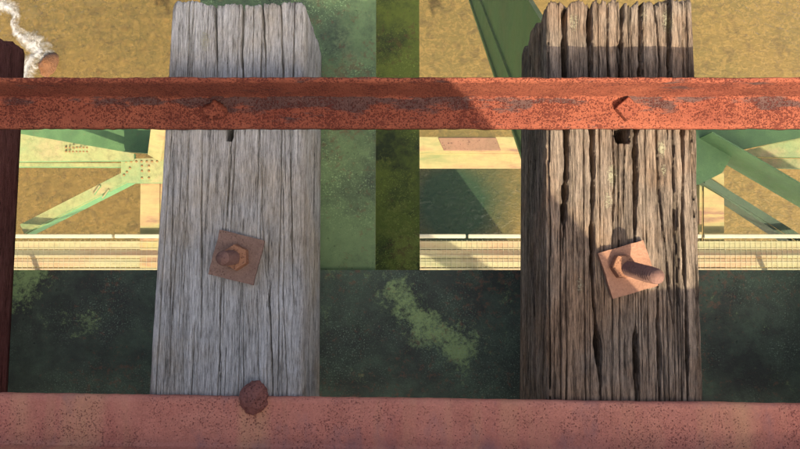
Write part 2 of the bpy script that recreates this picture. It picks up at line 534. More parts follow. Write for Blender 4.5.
# white water: a ruffled band curling round the rock
path = [(-6, 0), (8, 3), (16, 8), (19, 16), (15, 24), (20, 32), (32, 39), (42, 46), (47, 53), (41, 58), (35, 64), (32, 72), (29, 84)]
wid = [9, 6, 4.5, 3.2, 2.4, 4, 6.5, 7, 5.5, 5, 6.5, 6.5, 5]
pts = [at(x, y, ZW) for x, y in path]
s_new = np.linspace(0, len(pts) - 1, 90)
px_ = np.interp(s_new, range(len(pts)), [q.x for q in pts])
py_ = np.interp(s_new, range(len(pts)), [q.y for q in pts])
w_ = np.interp(s_new, range(len(pts)), wid) * (1 - ZW) / F * 1.6
tx, ty = np.gradient(px_), np.gradient(py_)
ln = np.hypot(tx, ty)
tx, ty = tx / ln, ty / ln
NW = 17
vv, ed = [], []
nf = Noise2(9)
for i in range(90):
    for j in range(NW):
        t = (j / (NW - 1)) * 2 - 1
        q = w_[i] * t * 1.35
        zz = ZW + 0.012 + 0.07 * max(0, 1 - t * t) * (0.4 + 0.9 * float(nf(np.array(i * 0.35 + 5), np.array(j * 0.4 + 5))))
        vv.append((px_[i] - ty[i] * q, py_[i] + tx[i] * q, zz))
        ed.append(max(0.0, 1 - abs(t * 0.85 + 0.3) / (1.3 if t > 0 else 0.75)) ** 0.8 * min(1, i / 4, (89 - i) / 4 + 0.2))
ff = [(i * NW + j, i * NW + j + 1, (i + 1) * NW + j + 1, (i + 1) * NW + j) for i in range(89) for j in range(NW - 1)]
me = bpy.data.meshes.new('river_foam')
me.from_pydata(vv, [], ff)
me.attributes.new('edge', 'FLOAT', 'POINT').data.foreach_set('value', np.array(ed, dtype=np.float32))
me.polygons.foreach_set('use_smooth', [True] * len(me.polygons))
o = link('river_foam', me, M_FOAM)
o['kind'] = 'stuff'
tag(o, 'white foam curling round the orange rock in the river', 'foam')


# ------------------------------------------------------------------ railway ties
TIE_D = 0.215
Y_END = at(400, 3, 0).y
Y_BACK = -1.75


def make_tie(name, xl, xr, seed, cracks, n_rand, rand_depth, rand_width, fibre, mat, hi=True, lichen=(), holes=(), end_rag=0.008, y_end=Y_END, slabs=0.0):
    """xl, xr: functions y -> world x of the two upper edges; cracks: [(list of (x, y) world, width, depth)]"""
    rg = np.random.RandomState(seed)
    n1, n2, n3 = Noise2(seed + 1), Noise2(seed + 2), Noise2(seed + 3)
    w0 = xr(0) - xl(0)
    rad = 0.007
    nt_, ns_, nb_ = (330, 90, 8) if hi else (60, 24, 4)
    # unit profile, going up the left side, over the top, down the right side, back under
    P = []
    for z in np.linspace(-TIE_D, -rad, ns_)[:-1]:
        P.append((0, z, -1, 0))
    for a in np.linspace(0, math.pi / 2, 7):
        P.append((rad - rad * math.cos(a), -rad + rad * math.sin(a), -math.cos(a), math.sin(a)))
    for x in np.linspace(rad, w0 - rad, nt_)[1:-1]:
        P.append((x, 0, 0, 1))
    for a in np.linspace(math.pi / 2, 0, 7):
        P.append((w0 - rad + rad * math.cos(a), -rad + rad * math.sin(a), math.cos(a), math.sin(a)))
    for z in np.linspace(-rad, -TIE_D, ns_)[1:]:
        P.append((w0, z, 1, 0))
    n_vis = len(P)
    for x in np.linspace(w0, 0, nb_ + 2)[1:-1]:
        P.append((x, -TIE_D, 0, -1))
    P = np.array(P)
    dl = np.hypot(np.diff(P[:, 0]), np.diff(P[:, 1]))
    S = np.concatenate([[0], np.cumsum(dl)]) - TIE_D           # 0 at the left upper edge
    NP = len(P)
    ys = np.concatenate([np.linspace(y_end, -0.33, 420 if hi else 90), np.linspace(-0.33, Y_BACK, 60 if hi else 24)[1:]])
    NV = len(ys)
    Sg, Yg = np.meshgrid(S, ys)
    # grain wanders a little
    warp = 0.004 * (n1(Yg * 2.2 + 40, Sg * 10 + 40) - 0.5) + 0.0015 * (n2(Yg * 14 + 10, Sg * 30 + 50) - 0.5)
    Sw = Sg + warp
    H = np.zeros_like(Sw)
    for fq, fy, am in ((60, 3.0, 0.30), (170, 8, 0.45), (420, 22, 0.6), (800, 45, 0.5)):
        H += fibre * am * (n1(Sw * fq + 100, Yg * fy + 30 + fq) - 0.5)
    # long slabs of wood standing at different heights
    if slabs:
        H += slabs * (np.round(n2(Sw * 38 + 60, Yg * 1.3 + 60) * 4) / 4 - 0.5)

    def crack(xs_of_y, wdt, dep, y0, y1):
        t = Sw - xs_of_y
        fade = np.clip((Yg - y0) / 0.09, 0, 1) * np.clip((y1 - Yg) / 0.09, 0, 1)
        fade = np.where(Yg > y_end - 0.002, fade, fade)
        wv = wdt * (0.15 + 0.9 * n3(Yg * 14 + xs_of_y * 900, Yg * 0 + 3.3) + 0.55 * n1(Yg * 60 + xs_of_y * 500, Yg * 0 + 8.3)) * (fade + 1e-6)
        prof = np.clip(1.25 - (np.abs(t) / np.maximum(wv, 1e-5)) ** 4, 0, 1)
        return -dep * prof * np.sqrt(fade)

    for pts_, wdt, dep in cracks:
        vary = rg.choice([0.5, 0.8, 1.1, 1.5])
        wdt, dep = wdt * vary, dep * vary
        yy = np.array([q[1] for q in pts_])
        xx = np.array([q[0] - xl(q[1]) for q in pts_])
        od = np.argsort(yy)
        ext0, ext1 = yy.min() - 0.03, yy.max() + 0.03
        if yy.max() > y_end - 0.03:
            ext1 = y_end + 0.2
        wob = 0.0022 * (n2(Yg * 12 + xx[0] * 300, Yg * 0 + 7.7) - 0.5) + 0.0014 * (n2(Yg * 75 + xx[0] * 700, Yg * 0 + 2.7) - 0.5)
        H += crack(np.interp(Yg, yy[od], xx[od]) + wob, wdt, dep, ext0, ext1)
    for i in range(n_rand):
        sc_x = rg.uniform(-TIE_D, w0 + TIE_D)
        yc = rg.uniform(-0.5, y_end + 0.1)
        ln_ = rg.uniform(0.03, 0.30)
        wdt = rand_width * rg.uniform(0.5, 1.5)
        dep = rand_depth * rg.uniform(0.4, 1.4)
        wob = 0.0015 * (n2(Yg * 10 + i * 3.3, Yg * 0 + i * 1.7) - 0.5)
        H += crack(sc_x + wob, wdt, dep, yc - ln_, yc + ln_)
    for (hx, hy, hw, hh, dep) in holes:
        t = ((Sg - (hx - xl(hy))) / hw) ** 4 + ((Yg - hy) / hh) ** 4 + 0.7 * (n1(Sg * 90, Yg * 90) - 0.5)
        H += -dep * np.clip(1.25 - t, 0, 1)
    H = np.clip(H, -0.07, 0.006)
    H[:, n_vis:] *= 0.1
    bot = np.clip((P[:, 1] + TIE_D) / 0.03, 0, 1)
    bot[n_vis:] = 0
    H *= bot[None, :] * 0.98 + 0.02
    # ragged end: each fibre bundle breaks off somewhere else, edges rounded
    rag = end_rag * (n3(S * 420 + 30, S * 0 + 1.5) * 0.45 + n3(S * 150 + 5, S * 0 + 2.5) * 0.45 + n3(S * 35 + 9, S * 0 + 4.5) * 0.7 - 0.8)
    Ym = Yg.copy()
    blend = np.clip((Yg - (y_end - 0.08)) / 0.08, 0, 1)
    Ym += rag[None, :] * blend
    Ym += np.minimum(H, 0) * 0.3 * blend ** 3
    XL = np.vectorize(xl)(ys)[:, None]
    XR = np.vectorize(xr)(ys)[:, None]
    rnd = np.clip(1 - (y_end - Yg) / 0.010, 0, 1) ** 2 * 0.0025       # rounded arris at the end
    Hd = H - rnd
    Xm = XL + (P[:, 0] / w0)[None, :] * (XR - XL) + P[:, 2][None, :] * Hd
    Zm = np.broadcast_to(P[:, 1][None, :], Xm.shape) + P[:, 3][None, :] * Hd
    V = np.stack([Xm, Ym, Zm], -1).reshape(-1, 3)
    idx = np.arange(NV * NP).reshape(NV, NP)
    nx_ = np.roll(idx, -1, axis=1)
    Fq = np.stack([idx[:-1], nx_[:-1], nx_[1:], idx[1:]], -1).reshape(-1, 4)
    c0 = len(V)
    V = np.vstack([V, [[(XL[0, 0] + XR[0, 0]) / 2, y_end - 0.012, -TIE_D / 2]], [[(XL[-1, 0] + XR[-1, 0]) / 2, Y_BACK, -TIE_D / 2]]])
    tri = [(int(idx[0, (j + 1) % NP]), int(idx[0, j]), c0) for j in range(NP)] + \
          [(int(idx[-1, j]), int(idx[-1, (j + 1) % NP]), c0 + 1) for j in range(NP)]
    me = bpy.data.meshes.new(name)
    me.from_pydata(V.tolist(), [], Fq.tolist() + tri)
    me.polygons.foreach_set('use_smooth', [True] * len(me.polygons))
    me.update()
    lic = np.zeros(len(V), dtype=np.float32)
    for (lx, ly, lr, la) in lichen:
        d2 = ((V[:, 0] - lx) ** 2 + ((V[:, 1] - ly) * 0.45) ** 2) / lr ** 2
        lic = np.maximum(lic, la * np.exp(-d2))
    me.attributes.new('lichen', 'FLOAT', 'POINT').data.foreach_set('value', lic)
    return link(name, me, mat)


def edge(pa, pb):
    a, b = at(*pa, 0), at(*pb, 0)

    def f(y):
        t = (y - a.y) / (b.y - a.y)
        t = min(t, 1.25)
        return a.x + (b.x - a.x) * t
    return f


def w2(px, py):
    q = at(px, py, 0)
    return (q.x, q.y)


def ck(pts_, wpx, dep):
    return ([w2(*q) for q in pts_], wpx * CKW * 0.00135, dep)


def spot(px, py, rpx, a=1.0):
    q = at(px, py, 0)
    return (q.x, q.y, rpx * 0.00135, a)


x1l, x1r = edge((172, 5), (148, 395)), edge((305, 5), (302, 395))
CKW = 0.72
t1_cracks = [ck([(189, 0), (189, 40), (187, 75)], 1.5, 0.015), ck([(216, 0), (217, 40), (218, 78)], 1.7, 0.02),
             ck([(229, 58), (228, 90)], 1.5, 0.02), ck([(247, 0), (245, 60), (246, 130)], 1.2, 0.012),
             ck([(258, 20), (256, 70)], 1.0, 0.01), ck([(268, 0), (270, 60)], 1.2, 0.012), ck([(286, 0), (287, 70), (288, 160)], 1.4, 0.014),
             ck([(187, 130), (186, 200), (181, 300), (180, 400)], 1.3, 0.014), ck([(172, 130), (170, 220), (168, 330)], 1.0, 0.012),
             ck([(201, 150), (200, 260), (198, 330)], 1.0, 0.012), ck([(232, 128), (231, 160), (228, 210)], 1.3, 0.016),
             ck([(262, 140), (263, 220), (266, 300)], 1.0, 0.012), ck([(268, 300), (268, 350), (267, 410)], 2.6, 0.03),
             ck([(284, 180), (283, 260), (281, 330), (282, 402)], 1.2, 0.014), ck([(240, 290), (239, 402)], 1.0, 0.012),
             ck([(218, 285), (216, 402)], 1.0, 0.012), ck([(255, 290), (254, 402)], 0.8, 0.010), ck([(293, 130), (292, 300)], 1.0, 0.012)]
t = make_tie('railway_tie', x1l, x1r, 11, t1_cracks, 150, 0.007, 0.00055, 0.0015, M_TIE1, True,
             lichen=[spot(205, 40, 9, 0.85), spot(196, 60, 6, 0.5), spot(226, 30, 8, 0.5), spot(240, 45, 6, 0.4), spot(203, 12, 5, 0.5)],
             holes=[(*w2(230, 133), 0.0055, 0.010, 0.06)], end_rag=0.010)
tag(t, 'silver grey weathered timber tie, fully in shade, with fine cracks', 'railway tie')

x2l, x2r = edge((547, 8), (546, 395)), edge((693, 5), (703, 395))
CKW = 1.02
t2_cracks = [ck([(562, 0), (563, 70), (564, 160), (560, 240)], 2.2, 0.026), 
             ck([(589, 0), (588, 60), (590, 160), (589, 290)], 2.4, 0.034),
             ck([(607, 0), (606, 50), (610, 110), (612, 180), (610, 240)], 2.6, 0.03), ck([(621, 15), (620, 60), (622, 118)], 3.0, 0.04),
             ck([(641, 0), (641, 60), (634, 140), (633, 240)], 2.4, 0.034), ck([(655, 0), (660, 60), (655, 130), (659, 200), (666, 280), (671, 330)], 2.4, 0.032),
             ck([(672, 0), (670, 60), (668, 120)], 1.8, 0.024), ck([(684, 60), (683, 140), (681, 220), (684, 300), (684, 400)], 2.2, 0.028),
             ck([(691, 120), (693, 240), (697, 402)], 1.4, 0.018),
             ck([(590, 300), (594, 350), (597, 402)], 2.6, 0.034), 
             ck([(633, 320), (633, 360), (632, 402)], 2.4, 0.034), ck([(655, 295), (657, 350), (656, 402)], 2.2, 0.032),
             ck([(545, 60), (546, 400)], 1.6, 0.02), 
             ck([(622, 150), (621, 200)], 1.4, 0.02), ck([(674, 140), (673, 220), (676, 300)], 1.3, 0.02)]
t = make_tie('railway_tie', x2l, x2r, 23, t2_cracks, 170, 0.010, 0.0008, 0.0024, M_TIE2, True,
             lichen=[spot(574, 22, 8, 0.8), spot(612, 175, 8, 0.95), spot(608, 200, 8, 0.8), spot(662, 148, 6, 1.0), spot(668, 20, 9, 0.9),
                     spot(645, 14, 7, 0.7), spot(664, 170, 5, 0.8), spot(580, 285, 6, 0.8), spot(625, 70, 6, 0.5), spot(684, 30, 5, 0.6)],
             holes=[(*w2(621, 134), 0.0105, 0.0125, 0.065)], end_rag=0.020, slabs=0.0030)
tag(t, 'brown deeply split timber tie, partly sunlit, with yellow lichen', 'railway tie')

# neighbouring ties along the track
PITCH = 0.50
xr0 = at(25, 48, -TIE_D).x
t0 = make_tie('railway_tie', lambda y: xr0 - 0.205 + 0.004 * y, lambda y: xr0 - 0.012 * (0.37 - y), 37, [], 26, 0.012, 0.0022, 0.003, M_TIE0, False, end_rag=0.016)
tag(t0, 'dark reddish brown tie, only its side showing, beside the foam', 'railway tie')
t3 = make_tie('railway_tie', lambda y: 0.715, lambda y: 0.92, 41, [], 30, 0.014, 0.0022, 0.004, M_TIE2, False)
tag(t3, 'brown timber tie next along the track after the lichen covered one', 'railway tie')
t4 = make_tie('railway_tie', lambda y: -1.20, lambda y: -0.995, 43, [], 30, 0.014, 0.0022, 0.004, M_TIE1, False)
tag(t4, 'grey timber tie next along the track after the dark reddish one', 'railway tie')


# ------------------------------------------------------------------ rusty steel angles on the ties
def extruded(name, prof, x0, x1, nseg, jit, mat, seed, slope=0.0, patch=None):
    """profile [(y, z)] (closed, anticlockwise seen from +x) run along x"""
    nn = Noise2(seed)
    xs = np.linspace(x0, x1, nseg)
    prof = np.array(prof)
    n = len(prof)
    V = np.zeros((nseg, n, 3))
    V[:, :, 0] = xs[:, None]
    jy = jit * ((nn(xs[:, None] * 130 + 20, np.arange(n)[None, :] * 3.7 + 9) - 0.5) + 1.2 * (nn(xs[:, None] * 25 + 20, np.arange(n)[None, :] * 0.3 + 30) - 0.5))
    jz = jit * (nn(xs[:, None] * 120 + 70, np.arange(n)[None, :] * 2.9 + 50) - 0.5)
    V[:, :, 1] = prof[None, :, 0] + jy + slope * xs[:, None]
    V[:, :, 2] = prof[None, :, 1] + jz
    idx = np.arange(nseg * n).reshape(nseg, n)
    nx_ = np.roll(idx, -1, axis=1)
    Fq = np.stack([idx[:-1], idx[1:], nx_[1:], nx_[:-1]], -1).reshape(-1, 4).tolist()
    Fq += [idx[0].tolist(), idx[-1].tolist()[::-1]]
    me = bpy.data.meshes.new(name)
    me.from_pydata(V.reshape(-1, 3).tolist(), [], Fq)
    bm = bmesh.new()
    bm.from_mesh(me)
    bmesh.ops.recalc_face_normals(bm, faces=bm.faces)
    bm.to_mesh(me)
    bm.free()
    me.polygons.foreach_set('use_smooth', [True] * len(me.polygons))
    if patch is not None:
        pv = np.array([patch(v.co) for v in me.vertices], dtype=np.float32)
        me.attributes.new('patch', 'FLOAT', 'POINT').data.foreach_set('value', pv)
    return link(name, me, mat)


def fine(prof, step=0.006):
    out = []
    for i in range(len(prof)):
        a, b = np.array(prof[i]), np.array(prof[(i + 1) % len(prof)])
        n = max(1, int(np.linalg.norm(b - a) / step))
        for j in range(n):
            out.append(tuple(a + (b - a) * j / n))
    return out


def fillet(cy, cz, r, a0, a1, n=5):
    return [(cy + r * math.cos(a), cz + r * math.sin(a)) for a in np.linspace(a0, a1, n)]


TH = 0.011
yb = at(400, 128, TH).y            # free edge of the level leg
yl = at(400, 97, TH).y             # foot of the upright leg
LEG = 0.086
yo = yl + 0.0065
prof = [(yb, 0.0005), (yb, TH - 0.003), (yb + 0.003, TH)]
prof += fillet(yl - 0.006, TH + 0.006, 0.006, -math.pi / 2, 0)
prof += [(yl + 0.001, LEG - 0.004), (yl + 0.003, LEG - 0.001), (yo - 0.0012, LEG), (yo, LEG - 0.0015), (yo, 0.0005)]
yp = at(400, 101, TH).y


def patch_fn(co):
    if co.z > TH + 0.004:
        return 0.0
    px_here = 400 + co.x * F / (1.0 - co.z)
    a = math.exp(-((co.y - yp) / 0.010) ** 2)
    left = 1.0 if px_here < 470 else 0.55
    return a * left


ga = extruded('guard_angle', fine(prof), -1.35, 1.35, 900, 0.0011, M_ANGLE, 51, patch=patch_fn)
tag(ga, 'orange rusty pitted steel angle bolted across the tie ends', 'steel angle')


def square_bolt(name, px, py, z, size, h, rot, mat, parent, lump=0.0):
    q = at(px, py, z)
    bm = bmesh.new()
    bm_box(bm, Vector((0, 0, h / 2 - 0.002)), size, size, h)
    bevel_all(bm, size * 0.10, 3)
    ob = link(name, mesh_from(bm, name), mat)
    ob.location = q
    ob.rotation_euler.z = rot
    if parent:
        ob.parent = parent
    return ob


square_bolt('bolt_head', 626, 110, TH, 0.024, 0.013, R(40), M_ANGLE, ga)


def lumpy_head(name, c, rx, ry, h, mat, seed, amp=0.25):
    bm = bmesh.new()
    bmesh.ops.create_icosphere(bm, subdivisions=5, radius=1)
    nn = Noise2(seed)
    for v in bm.verts:
        p = v.co.copy()
        k_ = 1 + amp * (float(nn(np.array(p.x * 2.2 + 20), np.array(p.y * 2.2 + p.z * 1.7 + 20))) - 0.5) \
            + 0.5 * amp * (float(nn(np.array(p.x * 6 + 60), np.array(p.y * 6 + p.z * 5 + 60))) - 0.5) \
            + 0.35 * amp * (float(nn(np.array(p.x * 15 + 90), np.array(p.y * 15 + p.z * 14 + 60))) - 0.5)
        v.co = Vector((p.x * rx, p.y * ry, p.z * h)) * k_
    ob = link(name, mesh_from(bm, name, True), mat)
    ob.location = c
    return ob


lh = lumpy_head('bolt_head', at(216, 111, TH) + Vector((0, 0, 0.001)), 0.0140, 0.0130, 0.013, M_ANGLE, 61, 0.40)
lh.parent = ga

# lower steel strip (level leg of a second angle, its upright leg just out of frame)
ZS = 0.016
a_, b_ = at(0, 394, ZS), at(800, 404.5, ZS)
SL = (b_.y - a_.y) / (b_.x - a_.x)
y_up = a_.y - SL * a_.x                       # edge height at x = 0
y_lo = at(0, 444, ZS).y - SL * a_.x
prof2 = [(y_lo - 0.012, 0.0005), (y_up - 0.001, 0.0005), (y_up, 0.004), (y_up, ZS - 0.004), (y_up - 0.003, ZS)]
prof2 += fillet(y_lo + 0.006, ZS + 0.006, 0.006, -math.pi / 2, -math.pi)
prof2 += [(y_lo, 0.087), (y_lo - 0.003, 0.09), (y_lo - 0.010, 0.09), (y_lo - 0.012, 0.087)]
st = extruded('guard_angle', fine(prof2), -1.35, 1.35, 700, 0.0007, M_STRIP, 57, slope=SL)
tag(st, 'pinkish brown rusty steel angle lying across the ties beside the spike head', 'steel angle')

q = at(253, 398.5, 0.022)
bm_ = lumpy_head('rail_spike', Vector((q.x, q.y, 0.016)), 0.0190, 0.0210, 0.021, M_SPIKE, 71, 0.18)
tag(bm_, 'round lumpy rusted spike head gripping the edge of the pinkish steel angle', 'spike')


# ------------------------------------------------------------------ hook bolts with square washers
def hook_bolt(px, py, size, rot, nut_r, nut_h, stud_r, stud_h, lean, mat, label, stud_shift=(0, 0), sag=0.003):
    base = at(px, py, 0.002)
    root = empty('hook_bolt', (base.x, base.y, 0.0))
    tag(root, label, 'bolt', 'bolts with square washers on the ties')
    # washer plate: grid, slightly dished
    bm = bmesh.new()
    bmesh.ops.create_grid(bm, x_segments=14, y_segments=14, size=size / 2)
    nn = Noise2(int(px))
    for v in bm.verts:
        r2 = (v.co.x ** 2 + v.co.y ** 2) / (size / 2) ** 2
        v.co.z = -sag * min(1, (1 - min(r2, 1))) + 0.0012 * (float(nn(np.array(v.co.x * 60 + 20), np.array(v.co.y * 60 + 20))) - 0.5)
        v.co.x += 0.0008 * (float(nn(np.array(v.co.y * 200 + 50), np.array(3.0))) - 0.5)
        v.co.y += 0.0008 * (float(nn(np.array(v.co.x * 200 + 50), np.array(9.0))) - 0.5)
    r = bmesh.ops.extrude_face_region(bm, geom=bm.faces[:])
    for v in [g for g in r['geom'] if isinstance(g, bmesh.types.BMVert)]:
        v.co.z -= 0.007
    me = mesh_from(bm, 'washer_plate')
    ob = link('washer_plate', me, mat, root)
    ob.location = (0, 0, 0.0095)
    ob.rotation_euler = (R(-1.0), R(1.5), rot)
    # nut
    bm = bmesh.new()
    bmesh.ops.create_cone(bm, cap_ends=True, segments=6, radius1=nut_r, radius2=nut_r * 0.93, depth=nut_h)
    bevel_all(bm, nut_r * 0.05, 1)
    bmesh.ops.subdivide_edges(bm, edges=bm.edges[:], cuts=2, use_grid_fill=True)
    for v in bm.verts:
        v.co += v.co.normalized() * 0.0008 * (float(nn(np.array(v.co.x * 180 + 20), np.array(v.co.y * 180 + v.co.z * 90 + 20))) - 0.5)
    nut = link('nut', mesh_from(bm, 'nut', False), M_NUT, root)
    nut.location = (stud_shift[0], stud_shift[1], 0.0065 + nut_h / 2)
    nut.rotation_euler.z = rot + 0.3
    # threaded stud
    bm = bmesh.new()
    rings, seg = int(stud_h / 0.0009), 20
    prev = None
    for i in range(rings + 1):
        zz = stud_h * i / rings
        cur = []
        for j in range(seg):
            a = 2 * math.pi * j / seg
            ph = (zz / 0.0042 - a / (2 * math.pi)) % 1.0
            rr = stud_r * (1 - 0.13 * abs(ph - 0.5) * 2) + 0.0010 * (float(nn(np.array(math.cos(a) * 3 + zz * 90 + 10), np.array(math.sin(a) * 3 + 10))) - 0.5)
            if zz > stud_h - 0.003:
                rr *= 0.92
            cur.append(bm.verts.new((rr * math.cos(a) + lean[0] * zz, rr * math.sin(a) + lean[1] * zz, zz)))
        if prev:
            for j in range(seg):
                bm.faces.new((prev[j], prev[(j + 1) % seg], cur[(j + 1) % seg], cur[j]))
        prev = cur
    bm.faces.new(prev)
    stud = link('stud', mesh_from(bm, 'stud', True), M_STUD, root)
    stud.location = (stud_shift[0], stud_shift[1], 0.004)
    return root


hook_bolt(237.5, 257.5, 0.0615, R(-14), 0.0185, 0.014, 0.0098, 0.058, (-0.10, -0.05), M_BOLT,
          'short rusty bolt with tilted square washer on the silver grey tie')
hook_bolt(626.5, 269.5, 0.0635, R(16), 0.0175, 0.015, 0.0108, 0.070, (0.34, -0.20), M_BOLT2,
          'long rusty bolt standing on tilted square washer on the brown tie', stud_shift=(-0.008, 0.004))


# ------------------------------------------------------------------ green steel under the ties
def grid_plate(name, pts, thick, mat, parent=None, nx=60, ny=40, moss_dapple=None):
    """four corner points (3d) -> finely gridded plate, thickness downwards"""
    P4 = [Vector(q) for q in pts]
    bm = bmesh.new()
    vg = [[None] * (ny + 1) for _ in range(nx + 1)]
    for i in range(nx + 1):
        for j in range(ny + 1):
            u, v = i / nx, j / ny
            vg[i][j] = bm.verts.new((P4[0] * (1 - u) + P4[1] * u) * (1 - v) + (P4[3] * (1 - u) + P4[2] * u) * v)
    for i in range(nx):
        for j in range(ny):
            bm.faces.new((vg[i][j], vg[i + 1][j], vg[i + 1][j + 1], vg[i][j + 1]))
    r = bmesh.ops.extrude_face_region(bm, geom=bm.faces[:])
    for v in [g for g in r['geom'] if isinstance(g, bmesh.types.BMVert)]:
        v.co.z -= thick
    me = mesh_from(bm, name)
    if moss_dapple:
        mv = np.array([moss_dapple(v.co) for v in me.vertices], dtype=np.float32)
        me.attributes.new('moss_dapple', 'FLOAT', 'POINT').data.foreach_set('value', mv)  # carries beam moss and the girder's painted sun dapple
    return link(name, me, mat, parent)


def box_part(name, lo, hi, mat, parent=None, bev=0.002):
    bm = bmesh.new()
    c = (Vector(lo) + Vector(hi)) / 2
    d = Vector(hi) - Vector(lo)
    bm_box(bm, c, *d)
    if bev:
        bevel_all(bm, bev, 1)
    return link(name, mesh_from(bm, name), mat, parent)


ZG = -TIE_D
yg = at(400, 270, ZG).y


def sun_dapple(co):  # sun dapple on the flange, put into its paint as pale green
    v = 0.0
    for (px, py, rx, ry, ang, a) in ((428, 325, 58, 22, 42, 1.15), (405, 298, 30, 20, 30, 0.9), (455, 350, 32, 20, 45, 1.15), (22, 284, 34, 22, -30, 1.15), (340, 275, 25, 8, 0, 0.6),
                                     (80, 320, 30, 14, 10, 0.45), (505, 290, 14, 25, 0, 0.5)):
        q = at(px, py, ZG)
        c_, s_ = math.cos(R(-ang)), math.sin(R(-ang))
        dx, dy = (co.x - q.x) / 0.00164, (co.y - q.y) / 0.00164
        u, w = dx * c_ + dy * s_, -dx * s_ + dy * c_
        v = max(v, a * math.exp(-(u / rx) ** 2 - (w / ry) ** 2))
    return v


sg = empty('stringer_girder', (0, yg - 0.21, ZG - 0.62))
tag(sg, 'dark green steel girder with painted sun dapple lying along under the ties', 'girder')
y0g, y1g = yg - 0.42, yg


def W(o_, par):                      # keep world coordinates under an offset empty
    o_.parent = par
    o_.matrix_parent_inverse = Matrix.Translation(-par.location)
    return o_


W(grid_plate('top_flange', [(-2.2, y0g, ZG), (2.2, y0g, ZG), (2.2, y1g, ZG), (-2.2, y1g, ZG)], 0.016, M_GIRDER, None, 440, 42, sun_dapple), sg)
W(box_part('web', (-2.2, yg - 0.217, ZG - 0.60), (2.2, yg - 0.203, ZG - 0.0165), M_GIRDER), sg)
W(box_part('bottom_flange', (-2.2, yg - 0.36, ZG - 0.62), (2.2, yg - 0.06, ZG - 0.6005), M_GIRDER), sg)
sg2 = empty('stringer_girder', (0, -1.35, ZG - 0.62))
tag(sg2, 'second green steel girder under the other ends of the ties', 'girder')
W(box_part('top_flange', (-2.2, -1.50, ZG - 0.016), (2.2, -1.20, ZG), M_GIRDER), sg2)
W(box_part('web', (-2.2, -1.357, ZG - 0.60), (2.2, -1.343, ZG - 0.0165), M_GIRDER), sg2)
W(box_part('bottom_flange', (-2.2, -1.50, ZG - 0.62), (2.2, -1.20, ZG - 0.6005), M_GIRDER), sg2)

# cross beam running out from the girder
ZX = ZG - 0.0175
xb = empty('cross_beam', (-0.19, 0.6, ZX - 0.72))
tag(xb, 'worn green steel cross beam running out beyond the tie ends', 'girder')
xr_ = at(375.5, 150, ZX).x
ZXL = ZX - 0.68
xrl = at(419.5, 150, ZXL).x


def moss_x(co):
    q = at(335, 25, ZX)
    return 0.9 * max(math.exp(-((co.x - at(345, 100, ZX).x) / 0.05) ** 2 - ((co.y - at(345, 90, ZX).y) / 0.12) ** 2), 0.0)


def moss_l(co):
    q = at(405, 245, ZXL)
    return 1.0 * math.exp(-((co.x - q.x) / 0.05) ** 2 - ((co.y - q.y) / 0.12) ** 2)


YX = 2.4
W(grid_plate('top_flange', [(xr_ - 0.30, yg - 0.03, ZX), (xr_, yg - 0.03, ZX), (xr_, YX, ZX), (xr_ - 0.30, YX, ZX)], 0.014, M_XBEAM, None, 40, 200, moss_x), xb)
W(box_part('web', (xr_ - 0.157, yg - 0.03, ZXL), (xr_ - 0.145, YX, ZX - 0.0145), M_XBEAM), xb)
W(grid_plate('bottom_flange', [(xr_ - 0.36, yg - 0.06, ZXL), (xrl, yg - 0.06, ZXL), (xrl, YX, ZXL), (xr_ - 0.36, YX, ZXL)], 0.014, M_XLOW, None, 40, 200, moss_l), xb)
for i, yy in enumerate(np.arange(0.10, 2.3, 0.11)):
    for sx in (-0.055, -0.245):
        if i > 7:
            continue
        bm = bmesh.new()
        bmesh.ops.create_uvsphere(bm, u_segments=10, v_segments=6, radius=0.011)
        for v in bm.verts:
            v.co.z *= 0.6
        rv = link('rivet', mesh_from(bm, 'rivet', True), M_XBEAM)
        rv.location = (xr_ + sx + 0.205 - 0.35, yy, ZXL + 0.002)
        W(rv, xb)

# ------------------------------------------------------------------ deep truss below
ZB = -5.0
ST = 'steel truss members far below the ties'


def truss_piece(name, cat, label, builder, mat=M_TRUSS, bev=0.0, group=None):
    bm = bmesh.new()
    builder(bm)
    ob = link(name, mesh_from(bm, name), mat)
    tag(ob, label, cat, group)
    return ob


def add_rivets(parent, spots, z, r=0.016, mat=M_TRUSS):
    bm = bmesh.new()
    for s_ in spots:
        q = at(s_[0], s_[1], z if len(s_) < 3 else s_[2])
        bmesh.ops.create_uvsphere(bm, u_segments=8, v_segments=5, radius=r, matrix=Matrix.Translation(q))
    o_ = link('rivets', mesh_from(bm, 'rivets', True), mat)
    o_['kind'] = 'stuff'
    o_.parent = parent
    return o_


M_RIVET = simple('rust_rivet', (0.17, 0.10, 0.035), 0.8, 30, 0.3, 0)

# bottom chord along the view (band crossing all gaps at mid height): two angles and a web
def chord(bm):
    ya, yb_, yc = at(400, 137, ZB).y, at(400, 151, ZB).y, at(400, 168, ZB - 0.05).y
    bm_plate(bm, [(-1.9, yb_, ZB), (2.15, yb_, ZB), (2.15, ya, ZB), (-1.9, ya, ZB)], 0.03)
    bm_plate(bm, [(-1.9, yc, ZB - 0.05), (2.15, yc, ZB - 0.05), (2.15, yb_ - 0.012, ZB - 0.05), (-1.9, yb_ - 0.012, ZB - 0.05)], 0.03)
    bm_box(bm, Vector((0.12, yb_ - 0.006, ZB - 0.12)), 4.04, 0.011, 0.23)


